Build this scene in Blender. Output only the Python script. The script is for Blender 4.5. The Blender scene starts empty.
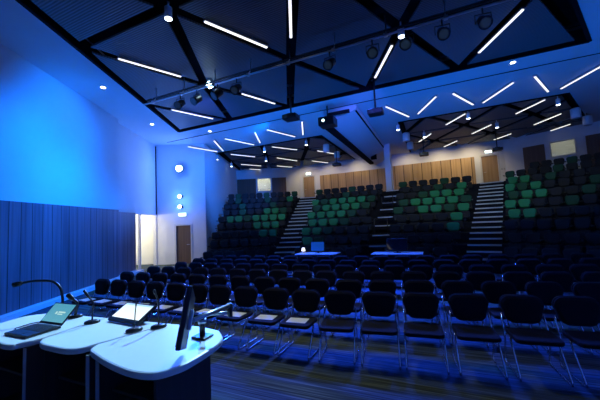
import bpy, bmesh, math, random
from math import sin, cos, tan, radians as R, pi, atan
from mathutils import Vector, Matrix
random.seed(7)
SC = bpy.context.scene
COL = SC.collection
V = Vector

# ------------------------------------------------------------------ materials
def mat(name, col, rough=.6, metal=0., spec=.5, emit=None, estr=0., noise=0., nscale=40., bump=0., bscale=200., coat=0.):
    m = bpy.data.materials.new(name); m.use_nodes = True
    nt = m.node_tree; b = nt.nodes['Principled BSDF']
    c = (*col, 1)
    b.inputs['Base Color'].default_value = c
    b.inputs['Roughness'].default_value = rough
    b.inputs['Metallic'].default_value = metal
    b.inputs['Specular IOR Level'].default_value = spec
    b.inputs['Coat Weight'].default_value = coat
    if emit:
        b.inputs['Emission Color'].default_value = (*emit, 1)
        b.inputs['Emission Strength'].default_value = estr
    tc = nt.nodes.new('ShaderNodeTexCoord')
    if noise:
        n = nt.nodes.new('ShaderNodeTexNoise'); n.inputs['Scale'].default_value = nscale
        n.inputs['Detail'].default_value = 4
        nt.links.new(tc.outputs['Object'], n.inputs['Vector'])
        mx = nt.nodes.new('ShaderNodeMix'); mx.data_type = 'RGBA'
        mx.inputs['A'].default_value = tuple(x * (1 - noise) for x in col) + (1,)
        mx.inputs['B'].default_value = tuple(min(1, x * (1 + noise)) for x in col) + (1,)
        nt.links.new(n.outputs['Fac'], mx.inputs['Factor'])
        nt.links.new(mx.outputs['Result'], b.inputs['Base Color'])
    if bump:
        n2 = nt.nodes.new('ShaderNodeTexNoise'); n2.inputs['Scale'].default_value = bscale
        nt.links.new(tc.outputs['Object'], n2.inputs['Vector'])
        bp = nt.nodes.new('ShaderNodeBump'); bp.inputs['Strength'].default_value = bump
        bp.inputs['Distance'].default_value = .01
        nt.links.new(n2.outputs['Fac'], bp.inputs['Height']); nt.links.new(bp.outputs['Normal'], b.inputs['Normal'])
    return m

def wood(name, c1, c2, stretch=(14, 14, .35), board=0., rough=.5, ang=0.):
    """Timber veneer; grain upright, boards of width «board» running along the wall direction «ang»."""
    m = bpy.data.materials.new(name); m.use_nodes = True
    nt = m.node_tree; b = nt.nodes['Principled BSDF']; b.inputs['Roughness'].default_value = rough
    tc = nt.nodes.new('ShaderNodeTexCoord'); mp = nt.nodes.new('ShaderNodeMapping')
    rot = nt.nodes.new('ShaderNodeMapping'); rot.inputs['Rotation'].default_value = (0, 0, -ang)
    nt.links.new(tc.outputs['Object'], rot.inputs['Vector'])
    mp.inputs['Scale'].default_value = stretch
    nt.links.new(rot.outputs['Vector'], mp.inputs['Vector'])
    n = nt.nodes.new('ShaderNodeTexNoise'); n.inputs['Scale'].default_value = 1.; n.inputs['Detail'].default_value = 6
    nt.links.new(mp.outputs['Vector'], n.inputs['Vector'])
    rp = nt.nodes.new('ShaderNodeValToRGB')
    rp.color_ramp.elements[0].position = .3; rp.color_ramp.elements[1].position = .7
    rp.color_ramp.elements[0].color = (*c1, 1); rp.color_ramp.elements[1].color = (*c2, 1)
    nt.links.new(n.outputs['Fac'], rp.inputs['Fac'])
    out = rp.outputs['Color']
    if board:
        sx = nt.nodes.new('ShaderNodeSeparateXYZ'); nt.links.new(rot.outputs['Vector'], sx.inputs['Vector'])
        dv = nt.nodes.new('ShaderNodeMath'); dv.operation = 'DIVIDE'; dv.inputs[1].default_value = board
        nt.links.new(sx.outputs['X'], dv.inputs[0])
        fr = nt.nodes.new('ShaderNodeMath'); fr.operation = 'FRACT'; nt.links.new(dv.outputs[0], fr.inputs[0])
        gt = nt.nodes.new('ShaderNodeMath'); gt.operation = 'GREATER_THAN'; gt.inputs[1].default_value = .06
        nt.links.new(fr.outputs[0], gt.inputs[0])
        fl = nt.nodes.new('ShaderNodeMath'); fl.operation = 'FLOOR'; nt.links.new(dv.outputs[0], fl.inputs[0])
        wn = nt.nodes.new('ShaderNodeTexWhiteNoise'); wn.noise_dimensions = '1D'
        nt.links.new(fl.outputs[0], wn.inputs['W'])
        mr = nt.nodes.new('ShaderNodeMapRange'); mr.inputs['To Min'].default_value = .82; mr.inputs['To Max'].default_value = 1.15
        nt.links.new(wn.outputs['Value'], mr.inputs['Value'])
        mu = nt.nodes.new('ShaderNodeMath'); mu.operation = 'MULTIPLY'
        nt.links.new(mr.outputs['Result'], mu.inputs[0]); nt.links.new(gt.outputs[0], mu.inputs[1])
        vm = nt.nodes.new('ShaderNodeVectorMath'); vm.operation = 'SCALE'
        nt.links.new(out, vm.inputs[0]); nt.links.new(mu.outputs[0], vm.inputs['Scale'])
        out = vm.outputs[0]
    nt.links.new(out, b.inputs['Base Color'])
    return m

def carpet_mat():
    m = bpy.data.materials.new('striped_carpet'); m.use_nodes = True
    nt = m.node_tree; b = nt.nodes['Principled BSDF']; b.inputs['Roughness'].default_value = .95
    b.inputs['Specular IOR Level'].default_value = .15
    tc = nt.nodes.new('ShaderNodeTexCoord')
    br = nt.nodes.new('ShaderNodeTexBrick')
    br.offset = .37; br.inputs['Scale'].default_value = 1.
    br.inputs['Brick Width'].default_value = 1.6; br.inputs['Row Height'].default_value = .25
    br.inputs['Mortar Size'].default_value = .0
    br.inputs['Color1'].default_value = (0, 0, 0, 1); br.inputs['Color2'].default_value = (1, 1, 1, 1)
    nt.links.new(tc.outputs['Object'], br.inputs['Vector'])
    mp = nt.nodes.new('ShaderNodeMapping'); mp.inputs['Scale'].default_value = (.9, 42, 1)
    nt.links.new(tc.outputs['Object'], mp.inputs['Vector'])
    n = nt.nodes.new('ShaderNodeTexNoise'); n.inputs['Scale'].default_value = 1.; n.inputs['Detail'].default_value = 3
    nt.links.new(mp.outputs['Vector'], n.inputs['Vector'])
    mp2 = nt.nodes.new('ShaderNodeMapping'); mp2.inputs['Scale'].default_value = (.35, 2.1, 1)
    nt.links.new(tc.outputs['Object'], mp2.inputs['Vector'])
    n2 = nt.nodes.new('ShaderNodeTexNoise'); n2.inputs['Scale'].default_value = 1.; n2.inputs['Detail'].default_value = 2
    nt.links.new(mp2.outputs['Vector'], n2.inputs['Vector'])
    ra = nt.nodes.new('ShaderNodeValToRGB')
    for e in list(ra.color_ramp.elements)[1:]: ra.color_ramp.elements.remove(e)
    ra.color_ramp.elements[0].position = .3; ra.color_ramp.elements[0].color = (.012, .02, .03, 1)
    for p, c in ((.5, (.05, .075, .10, 1)), (.62, (.075, .11, .15, 1)), (.75, (.17, .22, .25, 1))):
        e = ra.color_ramp.elements.new(p); e.color = c
    nt.links.new(n.outputs['Fac'], ra.inputs['Fac'])
    rb = nt.nodes.new('ShaderNodeValToRGB')
    for e in list(rb.color_ramp.elements)[1:]: rb.color_ramp.elements.remove(e)
    rb.color_ramp.elements[0].position = .3; rb.color_ramp.elements[0].color = (.024, .030, .022, 1)
    for p, c in ((.52, (.055, .066, .036, 1)), (.7, (.16, .18, .095, 1))):
        e = rb.color_ramp.elements.new(p); e.color = c
    nt.links.new(n.outputs['Fac'], rb.inputs['Fac'])
    ad = nt.nodes.new('ShaderNodeMath'); ad.operation = 'MULTIPLY_ADD'
    ad.inputs[1].default_value = .22; nt.links.new(br.outputs['Color'], ad.inputs[0]); nt.links.new(n2.outputs['Fac'], ad.inputs[2])
    st = nt.nodes.new('ShaderNodeMapRange'); st.inputs['From Min'].default_value = .58; st.inputs['From Max'].default_value = .72
    nt.links.new(ad.outputs[0], st.inputs['Value'])
    mx = nt.nodes.new('ShaderNodeMix'); mx.data_type = 'RGBA'
    nt.links.new(st.outputs['Result'], mx.inputs['Factor'])
    nt.links.new(ra.outputs['Color'], mx.inputs['A']); nt.links.new(rb.outputs['Color'], mx.inputs['B'])
    nt.links.new(mx.outputs['Result'], b.inputs['Base Color'])
    return m

def panel_mat():
    """Dark acoustic ceiling board with fine grooves."""
    m = bpy.data.materials.new('grooved_ceiling_board'); m.use_nodes = True
    nt = m.node_tree; b = nt.nodes['Principled BSDF']; b.inputs['Roughness'].default_value = .55
    tc = nt.nodes.new('ShaderNodeTexCoord')
    w = nt.nodes.new('ShaderNodeTexWave'); w.wave_type = 'BANDS'; w.bands_direction = 'Y'
    w.inputs['Scale'].default_value = 5.5; w.inputs['Distortion'].default_value = .6
    nt.links.new(tc.outputs['Object'], w.inputs['Vector'])
    mx = nt.nodes.new('ShaderNodeMix'); mx.data_type = 'RGBA'
    mx.inputs['A'].default_value = (.07, .065, .07, 1); mx.inputs['B'].default_value = (.15, .14, .145, 1)
    nt.links.new(w.outputs['Fac'], mx.inputs['Factor']); nt.links.new(mx.outputs['Result'], b.inputs['Base Color'])
    bp = nt.nodes.new('ShaderNodeBump'); bp.inputs['Strength'].default_value = .35; bp.inputs['Distance'].default_value = .02
    nt.links.new(w.outputs['Fac'], bp.inputs['Height']); nt.links.new(bp.outputs['Normal'], b.inputs['Normal'])
    return m

M = {}
M['paint'] = mat('white_paint', (.72, .73, .75), .75, noise=.04, nscale=3)
M['ceil'] = mat('ceiling_paint', (.62, .63, .65), .85, noise=.04, nscale=2)
M['black'] = mat('black_void', (.006, .006, .008), .9, spec=.1)
M['carpet'] = carpet_mat()
M['tier'] = mat('dark_tier_carpet', (.018, .02, .028), .95, spec=.1, noise=.4, nscale=30)
M['panel'] = panel_mat()
M['wood_left'] = wood('dark_slat_veneer', (.12, .08, .11), (.25, .17, .22), board=.34, ang=R(118))
M['wood_brown'] = wood('brown_veneer', (.10, .055, .035), (.17, .095, .06))
M['oak'] = wood('oak_veneer', (.36, .22, .10), (.52, .34, .17), board=.6)
M['door'] = wood('door_veneer', (.30, .18, .085), (.42, .27, .14))
M['frame'] = mat('pale_frame', (.62, .62, .6), .5)
M['nosing'] = mat('pale_step_nosing', (.62, .66, .68), .4, noise=.06)
M['deep'] = mat('deep_green_seat_fabric', (.014, .075, .034), .75, spec=.3, noise=.2, nscale=80)
M['chrome'] = mat('chrome_tube', (.62, .63, .66), .2, 1.)
M['alu'] = mat('brushed_aluminium', (.6, .61, .64), .32, 1., noise=.05)
M['blk'] = mat('black_fabric', (.006, .006, .008), .85, spec=.2, noise=.3, nscale=120, bump=.3, bscale=400)
M['blkpl'] = mat('black_plastic', (.012, .012, .014), .35, spec=.5, noise=.1)
M['navy'] = mat('charcoal_seat_fabric', (.009, .012, .014), .75, spec=.4, noise=.3, nscale=80)
M['green'] = mat('green_seat_fabric', (.022, .23, .085), .75, spec=.3, noise=.2, nscale=80)
M['desk'] = mat('pale_laminate_top', (.80, .82, .82), .3, noise=.03, nscale=20)
M['carc'] = wood('dark_desk_carcass', (.02, .02, .022), (.04, .04, .045))
M['edge'] = mat('pale_desk_edge', (.45, .47, .5), .4)
M['white'] = mat('white_plastic', (.78, .78, .78), .4, noise=.03)
M['paper'] = mat('paper', (.85, .84, .72), .8, noise=.02)
M['glass'] = mat('dark_screen_glass', (.01, .01, .012), .05, spec=.6, noise=.05)
M['blueback'] = mat('blue_screen', (.02, .1, .3), .3, emit=(.01, .12, .45), estr=.35, noise=.05)
M['strip'] = mat('strip_diffuser', (1, 1, 1), .5, emit=(1., .97, .88), estr=1.35)
M['lens'] = mat('lamp_lens', (1, 1, 1), .3, emit=(.85, .95, 1.), estr=9.)
M['lensdim'] = mat('dim_lamp_lens', (.03, .04, .05), .25, spec=.4, emit=(.1, .2, .35), estr=.06)
M['lensblue'] = mat('wash_lamp_lens', (1, 1, 1), .3, emit=(.55, .85, 1.), estr=30.)
M['sign'] = mat('lit_exit_sign', (.9, 1, .95), .4, emit=(.75, 1., .9), estr=3.)
M['bright'] = mat('room_paint', (.85, .84, .80), .8, noise=.02)
M['projlens'] = mat('lit_projector_lens', (1, 1, 1), .2, emit=(.6, 1., .95), estr=6.)

def screen_mat(name, top, bot, strength, blocks):
    """A lit screen: two-tone ground and a few pale blocks, in the screen's own generated coordinates."""
    m = bpy.data.materials.new(name); m.use_nodes = True
    nt = m.node_tree; b = nt.nodes['Principled BSDF']; b.inputs['Base Color'].default_value = (.02, .02, .02, 1)
    b.inputs['Roughness'].default_value = .2
    tc = nt.nodes.new('ShaderNodeTexCoord'); sp = nt.nodes.new('ShaderNodeSeparateXYZ')
    nt.links.new(tc.outputs['UV'], sp.inputs[0])
    mx = nt.nodes.new('ShaderNodeMix'); mx.data_type = 'RGBA'
    mx.inputs['A'].default_value = (*bot, 1); mx.inputs['B'].default_value = (*top, 1)
    nt.links.new(sp.outputs['Y'], mx.inputs['Factor']); cur = mx.outputs['Result']
    for (u0, u1, v0, v1, c) in blocks:
        fac = None
        for s, lo, hi in (('X', u0, u1), ('Y', v0, v1)):
            cm = nt.nodes.new('ShaderNodeMath'); cm.operation = 'COMPARE'
            cm.inputs[1].default_value = (lo + hi) / 2; cm.inputs[2].default_value = (hi - lo) / 2
            nt.links.new(sp.outputs[s], cm.inputs[0])
            if fac is None: fac = cm.outputs[0]
            else:
                mu = nt.nodes.new('ShaderNodeMath'); mu.operation = 'MULTIPLY'
                nt.links.new(fac, mu.inputs[0]); nt.links.new(cm.outputs[0], mu.inputs[1]); fac = mu.outputs[0]
        m2 = nt.nodes.new('ShaderNodeMix'); m2.data_type = 'RGBA'
        nt.links.new(fac, m2.inputs['Factor']); nt.links.new(cur, m2.inputs['A']); m2.inputs['B'].default_value = (*c, 1)
        cur = m2.outputs['Result']
    nt.links.new(cur, b.inputs['Emission Color']); b.inputs['Emission Strength'].default_value = strength
    return m
M['scr1'] = screen_mat('teal_laptop_screen', (.10, .42, .60), (.14, .50, .66), .8,
                       [(.36, .44, .42, .56, (.6, .95, .9)), (.48, .80, .50, .58, (.6, .95, .9)), (.48, .72, .40, .46, (.6, .95, .9))])
M['scr2'] = screen_mat('pale_panel_screen', (.65, .85, 1.), (.8, .95, 1.), 1.3, [(.0, 1., .88, 1., (.35, .6, .9))])

# ------------------------------------------------------------------ mesh helpers
class MB:
    def __init__(s): s.bm = bmesh.new()
    def box(s, c, d, rz=0., rx=0., ry=0., bev=0.):
        m = Matrix.Translation(c) @ Matrix.Rotation(rz, 4, 'Z') @ Matrix.Rotation(ry, 4, 'Y') @ Matrix.Rotation(rx, 4, 'X')
        r = bmesh.ops.create_cube(s.bm, size=1., matrix=m @ Matrix.Diagonal((*d, 1)))
        if bev:
            es = {e for v in r['verts'] for e in v.link_edges}
            bmesh.ops.bevel(s.bm, geom=list(es), offset=bev, segments=2, affect='EDGES', profile=.5)
        return s
    def prism(s, poly, z0, z1, bev=0.):
        lo = [s.bm.verts.new((p[0], p[1], z0)) for p in poly]
        hi = [s.bm.verts.new((p[0], p[1], z1)) for p in poly]
        n = len(poly); ft = s.bm.faces.new(hi); fb = s.bm.faces.new(lo[::-1]); fs = []
        for i in range(n): fs.append(s.bm.faces.new((lo[i], lo[(i + 1) % n], hi[(i + 1) % n], hi[i])))
        bmesh.ops.recalc_face_normals(s.bm, faces=[ft, fb] + fs)
        if bev:
            bmesh.ops.bevel(s.bm, geom=list(ft.edges) + list(fb.edges), offset=bev, segments=2, affect='EDGES', profile=.5)
        return s
    def tube(s, pts, r, n=8, cap=True):
        pts = [V(p) for p in pts]; rr = r if isinstance(r, (list, tuple)) else [r] * len(pts)
        rings = []; up = None
        for i, p in enumerate(pts):
            a = pts[max(0, i - 1)]; b = pts[min(len(pts) - 1, i + 1)]
            t = (b - a).normalized()
            if up is None: up = V((0, 0, 1)) if abs(t.z) < .9 else V((1, 0, 0))
            x = t.cross(up).normalized(); y = x.cross(t).normalized(); up = y
            rings.append([s.bm.verts.new(p + (x * cos(2 * pi * k / n) + y * sin(2 * pi * k / n)) * rr[i]) for k in range(n)])
        fs = []
        for a, b in zip(rings, rings[1:]):
            for k in range(n): fs.append(s.bm.faces.new((a[k], a[(k + 1) % n], b[(k + 1) % n], b[k])))
        if cap: fs.append(s.bm.faces.new(rings[0][::-1])); fs.append(s.bm.faces.new(rings[-1]))
        bmesh.ops.recalc_face_normals(s.bm, faces=fs)
        for f in fs: f.smooth = len(f.verts) == 4
        return s
    def cushion(s, outline, depth, dome=.02, M4=None, bev=.012):
        """Upholstered pad: rounded outline in local xz, thickness along y, domed front."""
        n = len(outline); front = []; back = []
        for (x, z) in outline:
            front.append(s.bm.verts.new((x, 0, z))); back.append(s.bm.verts.new((x, depth, z)))
        f1 = s.bm.faces.new(front); f2 = s.bm.faces.new(back[::-1]); fs = [f1, f2]
        for i in range(n): fs.append(s.bm.faces.new((front[i], back[i], back[(i + 1) % n], front[(i + 1) % n])))
        bmesh.ops.recalc_face_normals(s.bm, faces=fs)
        r = bmesh.ops.inset_individual(s.bm, faces=[f1], thickness=.035, depth=dome)
        bmesh.ops.bevel(s.bm, geom=[e for e in f2.edges], offset=bev, segments=2, affect='EDGES', profile=.5)
        if M4 is not None: bmesh.ops.transform(s.bm, matrix=M4, verts=s.bm.verts[:])
        return s
    def build(s, name, m, parent=None, smooth=False, uv=None):
        me = bpy.data.meshes.new(name)
        if smooth:
            for f in s.bm.faces: f.smooth = True
        s.bm.to_mesh(me); s.bm.free()
        o = bpy.data.objects.new(name, me); COL.objects.link(o)
        me.materials.append(m)
        if parent is not None: o.parent = parent
        return o

def rrect(w, h, r, n=5, wb=None, x0=0., z0=0.):
    """Rounded outline; «wb» = width at the foot."""
    wb = wb or w; pts = []
    for (cx, cz, a0) in ((w / 2 - r, h - r, 0), (-w / 2 + r, h - r, 90), (-wb / 2 + r, r, 180), (wb / 2 - r, r, 270)):
        for i in range(n + 1):
            a = R(a0 + 90 * i / n); pts.append((x0 + cx + r * cos(a), z0 + cz + r * sin(a)))
    return pts

def thing(name, label, cat, loc=(0, 0, 0), rz=0., group=None):
    o = bpy.data.objects.new(name, None); COL.objects.link(o); o.empty_display_size = .1
    o.location = loc; o.rotation_euler = (0, 0, rz); o['label'] = label; o['category'] = cat
    if group: o['group'] = group
    return o
def tag(o, label, cat, group=None):
    o['label'] = label; o['category'] = cat
    if group: o['group'] = group
    return o
def struct(o): o['kind'] = 'structure'; return o
def sempty(name):
    o = bpy.data.objects.new(name, None); COL.objects.link(o); o['kind'] = 'structure'; return o
def dup(root, loc, rz, label, group=None, swap=None):
    r = root.copy(); COL.objects.link(r); r.location = loc; r.scale = (1, 1, 1); r.rotation_euler = (0, 0, rz); r['label'] = label
    if group: r['group'] = group
    for ch in list(root.children):
        c = ch.copy(); COL.objects.link(c); c.parent = r
        for g in list(ch.children):
            d = g.copy(); COL.objects.link(d); d.parent = c
    return r
ORD = ['zeroth', 'first', 'second', 'third', 'fourth', 'fifth', 'sixth', 'seventh', 'eighth', 'ninth', 'tenth', 'eleventh',
       'twelfth', 'thirteenth', 'fourteenth', 'fifteenth', 'sixteenth', 'seventeenth', 'eighteenth', 'nineteenth', 'twentieth']

# ------------------------------------------------------------------ camera
H = 1.9; A = R(24); PIT = atan(22 / 300); ROL = atan(.0475)
R0 = V((cos(A), sin(A), 0)); F0 = V((-sin(A), cos(A), 0)); ZZ = V((0, 0, 1))
Fw = F0 * cos(PIT) + ZZ * sin(PIT); Up = ZZ * cos(PIT) - F0 * sin(PIT)
Rr = R0 * cos(ROL) - Up * sin(ROL); Uu = Up * cos(ROL) + R0 * sin(ROL)
cd = bpy.data.cameras.new('camera'); cam = bpy.data.objects.new('camera', cd); COL.objects.link(cam)
cam.matrix_world = Matrix(((Rr.x, Uu.x, -Fw.x, 0), (Rr.y, Uu.y, -Fw.y, 0), (Rr.z, Uu.z, -Fw.z, H), (0, 0, 0, 1)))
cd.sensor_width = 36; cd.lens = 18; cd.clip_start = .05
SC.camera = cam

# ------------------------------------------------------------------ plan of the hall
CH = 6.4                                    # ceiling height
WD = V((-sin(R(28)), cos(R(28)), 0)); WN = V((cos(R(28)), sin(R(28)), 0))   # side wall: direction, inward normal
WB = V((-9.25, 3.4, 0))
P1 = V((-13.55, 11.5, 0)); P2 = V((-11.12, 12.56, 0)); P3 = V((-14.6, 20.2, 0))
PL = V((-9.84, 22.3, 0)); PR = V((4.26, 22.3, 0)); PB = V((10.7, 19.16, 0)); PF = V((-.87, -4., 0))
P0 = WB + WD * (-7.4 / WD.y); P0.z = 0
LAND = 3.51

def wall(name, a, b, z0, z1, m, opens=(), th=.15, side=-1, parent=None):
    """Upright wall from a to b with rectangular openings (s0, s1, z0, z1); thickness lies outside the room (to the «side»)."""
    a = V((a[0], a[1], 0)); b = V((b[0], b[1], 0)); L = (b - a).length; d = (b - a) / L; n = V((-d.y, d.x, 0)) * side
    ss = sorted({0, L, *[min(L, max(0, q)) for o in opens for q in o[:2]]}); zs = sorted({z0, z1, *[q for o in opens for q in o[2:]]})
    mb = MB()
    for s0, s1 in zip(ss, ss[1:]):
        for q0, q1 in zip(zs, zs[1:]):
            sm, zm = (s0 + s1) / 2, (q0 + q1) / 2
            if any(o[0] < sm < o[1] and o[2] < zm < o[3] for o in opens): continue
            mb.prism([tuple((a + d * s0).xy), tuple((a + d * s1).xy), tuple((a + d * s1 + n * th).xy), tuple((a + d * s0 + n * th).xy)], q0, q1)
    bmesh.ops.remove_doubles(mb.bm, verts=mb.bm.verts[:], dist=1e-4)
    o = mb.build(name, m, parent)
    if parent is None: struct(o)
    return o
def slab_on_wall(mb, a, d, n, s0, s1, z0, z1, t0, t1):
    a = V(a); p = [a + d * s0 + n * t0, a + d * s1 + n * t0, a + d * s1 + n * t1, a + d * s0 + n * t1]
    mb.prism([tuple(q.xy) for q in p], z0, z1)

# floor
struct(MB().prism([(-7, -4.2), (0, -4.2), (12, 20), (12, 23.5), (-18, 23.5), (-18, 11), ], -.1, 0).build('floor', M['carpet']))
# walls
SDOOR = (6.72, 9.12)
wall('wall_left', WB - WD * 8.4, WB + WD * 9.17, 0, CH + .5, M['paint'], [(8.4 + SDOOR[0], 8.4 + SDOOR[1], 0, 2.62)], side=1)
mb = MB(); slab_on_wall(mb, WB, WD, WN, -8.3, 4.98, 2.72, CH, .001, .22); struct(mb.build('wall_left_upper', M['paint']))
mb = MB(); slab_on_wall(mb, WB, WD, WN, -8.3, 4.98, .13, 2.72, .001, .23); slab_on_wall(mb, WB, WD, WN, 5.0, 6.70, .13, 2.66, .001, .08)
struct(mb.build('trim_1', M['wood_left']))
mb = MB(); slab_on_wall(mb, WB, WD, WN, -8.3, 6.72, 0, .12, .001, .42); struct(mb.build('baseboard_left', M['paint']))
# lit side room behind the opening
rm = MB()
a = WB + WD * SDOOR[0]; b = WB + WD * SDOOR[1]
q = [a - WN * .16 - WD * .3, b - WN * .16 + WD * .6, b - WN * 2.6 + WD * .6, a - WN * 2.6 - WD * .3]
for i in ((1, 2), (2, 3), (3, 0)):
    u, v = q[i[0]], q[i[1]]; w = V((-(v - u).y, (v - u).x, 0)).normalized() * -.05
    rm.prism([tuple(u.xy), tuple(v.xy), tuple((v + w).xy), tuple((u + w).xy)], 0, 3.0)
rm.prism([tuple(p.xy) for p in q], 3.0, 3.05)
struct(rm.build('wall_side_room', M['bright']))
mb = MB(); slab_on_wall(mb, WB, WD, WN, SDOOR[0] + .62, SDOOR[0] + .70, 0, 2.62, -.12, -.02); struct(mb.build('trim_2', M['frame']))
mb = MB(); mb.box((P1.x + .02, P1.y - .03, 4.5), (.05, .05, 3.7)); struct(mb.build('trim_shadow_gap', M['black']))  # black strip standing in for the shadow gap at the wall corner
# return wall with the stage door
D12 = (P2 - P1).normalized(); N12 = V((D12.y, -D12.x, 0))
wall('wall_left_return', P1, P2, 0, CH + .5, M['paint'], [(.99, 1.87, 0, 2.06)], side=1)
wall('wall_left_rear', P2, P3, 0, CH + .5, M['paint'], side=1)
# back walls
D3L = (PL - P3).normalized(); N3L = V((D3L.y, -D3L.x, 0)); L3L = (PL - P3).length
DRB = (PB - PR).normalized(); NRB = V((DRB.y, -DRB.x, 0))
def s3(p): return (V((*p, 0)) - P3).dot(D3L)
W1 = (s3((-13.05, 20.9)), s3((-12.04, 21.3)), 4.57, 5.6)
wall('wall_back_left', P3, PL, 0, CH + .5, M['paint'], [W1], side=1)
DL = (-9.57 - PL.x, -8.55 - PL.x); DR = (2.95 - PL.x, 3.93 - PL.x)
wall('wall_back', PL, PR, 0, CH + .5, M['paint'], [(DL[0], DL[1], LAND, 5.55), (DR[0], DR[1], LAND, 5.6)], side=1)
W2 = (2.27, 3.3, 4.92, 5.72)
wall('wall_back_right', PR, PB, 0, CH + .5, M['paint'], [W2], side=1)
wall('wall_right', PB, PF, 0, CH + .5, M['paint'], side=1)
wall('wall_front', PF, (-5.2, -4.0), 0, CH + .5, M['paint'], side=1)
# timber panels on the back walls
mb = MB(); mb.box(((-8.09 - 3.0) / 2, 22.27, (LAND + 5.5) / 2), (8.09 - 3.0, .06, 5.5 - LAND)); struct(mb.build('trim_3', M['oak']))
mb = MB(); mb.box(((-2.5 + 2.6) / 2, 22.27, (LAND + 5.58) / 2), (5.1, .06, 5.58 - LAND)); struct(mb.build('trim_4', M['oak']))
def pan(name, a, d, n, s0, s1, z0, z1, m):
    mb = MB(); slab_on_wall(mb, a, d, n, s0, s1, z0, z1, .001, .06); struct(mb.build(name, m))
pan('trim_5', P3, D3L, N3L, .05, W1[0] - .12, LAND, 5.6, M['wood_brown'])
pan('trim_6', P3, D3L, N3L, W1[1] + .12, L3L - 1.15, LAND, 5.6, M['wood_brown'])
pan('trim_7', PR, DRB, NRB, .98, 2.0, LAND, 5.72, M['wood_brown'])
pan('trim_8', PR, DRB, NRB, 3.75, 6.9, LAND, 5.75, M['wood_brown'])

def wall_window(name, a, d, n, w, bright):
    r = sempty(name); s0, s1, z0, z1 = w
    f = MB()
    for (x0, x1, y0, y1) in ((s0 - .07, s1 + .07, z1, z1 + .07), (s0 - .07, s1 + .07, z0 - .07, z0), (s0 - .07, s0, z0, z1), (s1, s1 + .07, z0, z1)):
        slab_on_wall(f, a, d, n, x0, x1, y0, y1, -.14, .035)
    f.build('window_frame', M['white'], r)
    g = MB(); slab_on_wall(g, a, d, n, s0, s1, z0, z1, -.06, -.052)
    gm = bpy.data.materials.get('clear_glass')
    if gm is None:
        gm = bpy.data.materials.new('clear_glass'); gm.use_nodes = True; nt = gm.node_tree; nt.nodes.clear()
        o_ = nt.nodes.new('ShaderNodeOutputMaterial'); t = nt.nodes.new('ShaderNodeBsdfTransparent'); t.inputs['Color'].default_value = (.93, .97, .95, 1)
        gl = nt.nodes.new('ShaderNodeBsdfGlossy'); gl.inputs['Roughness'].default_value = .02
        fz = nt.nodes.new('ShaderNodeFresnel'); fz.inputs['IOR'].default_value = 1.5; mx = nt.nodes.new('ShaderNodeMixShader')
        nt.links.new(fz.outputs[0], mx.inputs[0]); nt.links.new(t.outputs[0], mx.inputs[1]); nt.links.new(gl.outputs[0], mx.inputs[2]); nt.links.new(mx.outputs[0], o_.inputs[0])
    g.build('pane', gm, r)
    rb = MB()                                  # the control room behind
    a = V(a); c = [a + d * (s0 - .5) - n * .16, a + d * (s1 + .5) - n * .16, a + d * (s1 + .5) - n * 1.9, a + d * (s0 - .5) - n * 1.9]
    for i, j in ((1, 2), (2, 3), (3, 0)):
        u, v = c[i], c[j]; k = V((-(v - u).y, (v - u).x, 0)).normalized() * -.05
        rb.prism([tuple(u.xy), tuple(v.xy), tuple((v + k).xy), tuple((u + k).xy)], z0 - .9, z1 + .6)
    rb.prism([tuple(p.xy) for p in c], z1 + .6, z1 + .65)
    rb.prism([tuple(p.xy) for p in c], z0 - .9, z0 - .85)
    struct(rb.build('wall_control_room', M['bright']))
    p = a + d * ((s0 + s1) / 2 + bright[1]) - n * .9
    lamp('POINT', (p.x, p.y, z1 + .25), bright[0], (1, .97, .85), .15)

def lamp(kind, loc, e, col, size=.1, aim=None, spot=60, blend=.5):
    l = bpy.data.lights.new('lamp_light', kind); l.energy = e; l.color = col
    if kind in ('POINT', 'SPOT'): l.shadow_soft_size = size
    if kind == 'AREA': l.size = size
    if kind == 'SPOT': l.spot_size = R(spot); l.spot_blend = blend
    o = bpy.data.objects.new('lamp_light', l); COL.objects.link(o); o.location = loc
    if aim is not None: o.rotation_euler = (V(aim) - V(loc)).to_track_quat('-Z', 'Y').to_euler()
    return o
wall_window('window_1', P3, D3L, N3L, W1, (17, -.3))
wall_window('window_2', PR, DRB, NRB, W2, (5, -.3))

def door(name, a, d, n, s0, s1, z0, z1, m, hs):
    r = sempty(name)
    mb = MB(); slab_on_wall(mb, a, d, n, s0 + .05, s1 - .05, z0 + .01, z1 - .05, -.09, -.045); mb.build('door_leaf', m, r)
    f = MB()
    for (x0, x1, y0, y1) in ((s0 - .04, s0 + .05, z0, z1 + .03), (s1 - .05, s1 + .04, z0, z1 + .03), (s0 + .05, s1 - .05, z1 - .05, z1 + .03)):
        slab_on_wall(f, a, d, n, x0, x1, y0, y1, -.14, .02)
    f.build('door_frame', M['frame'], r)
    h = MB(); s = s1 - .14 if hs > 0 else s0 + .14; p = V(a) + d * s
    h.tube([p - n * .045 + ZZ * (z0 + 1.0), p + n * .02 + ZZ * (z0 + 1.0), p + n * .02 - d * .12 * hs + ZZ * (z0 + 1.0)], .012)
    h.build('door_handle', M['alu'], r)
    b = MB(); slab_on_wall(b, a, d, n, s0 - .1, s1 + .1, z0, z1 + .1, -.3, -.16); struct(b.build('wall_behind_' + name, M['black']))
door('door_1', P1, D12, N12, .99, 1.87, 0, 2.06, M['wood_brown'], 1)
door('door_2', PL, V((1, 0, 0)), V((0, -1, 0)), DL[0], DL[1], LAND, 5.55, M['door'], -1)
door('door_3', PL, V((1, 0, 0)), V((0, -1, 0)), DR[0], DR[1], LAND, 5.6, M['door'], -1)

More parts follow.
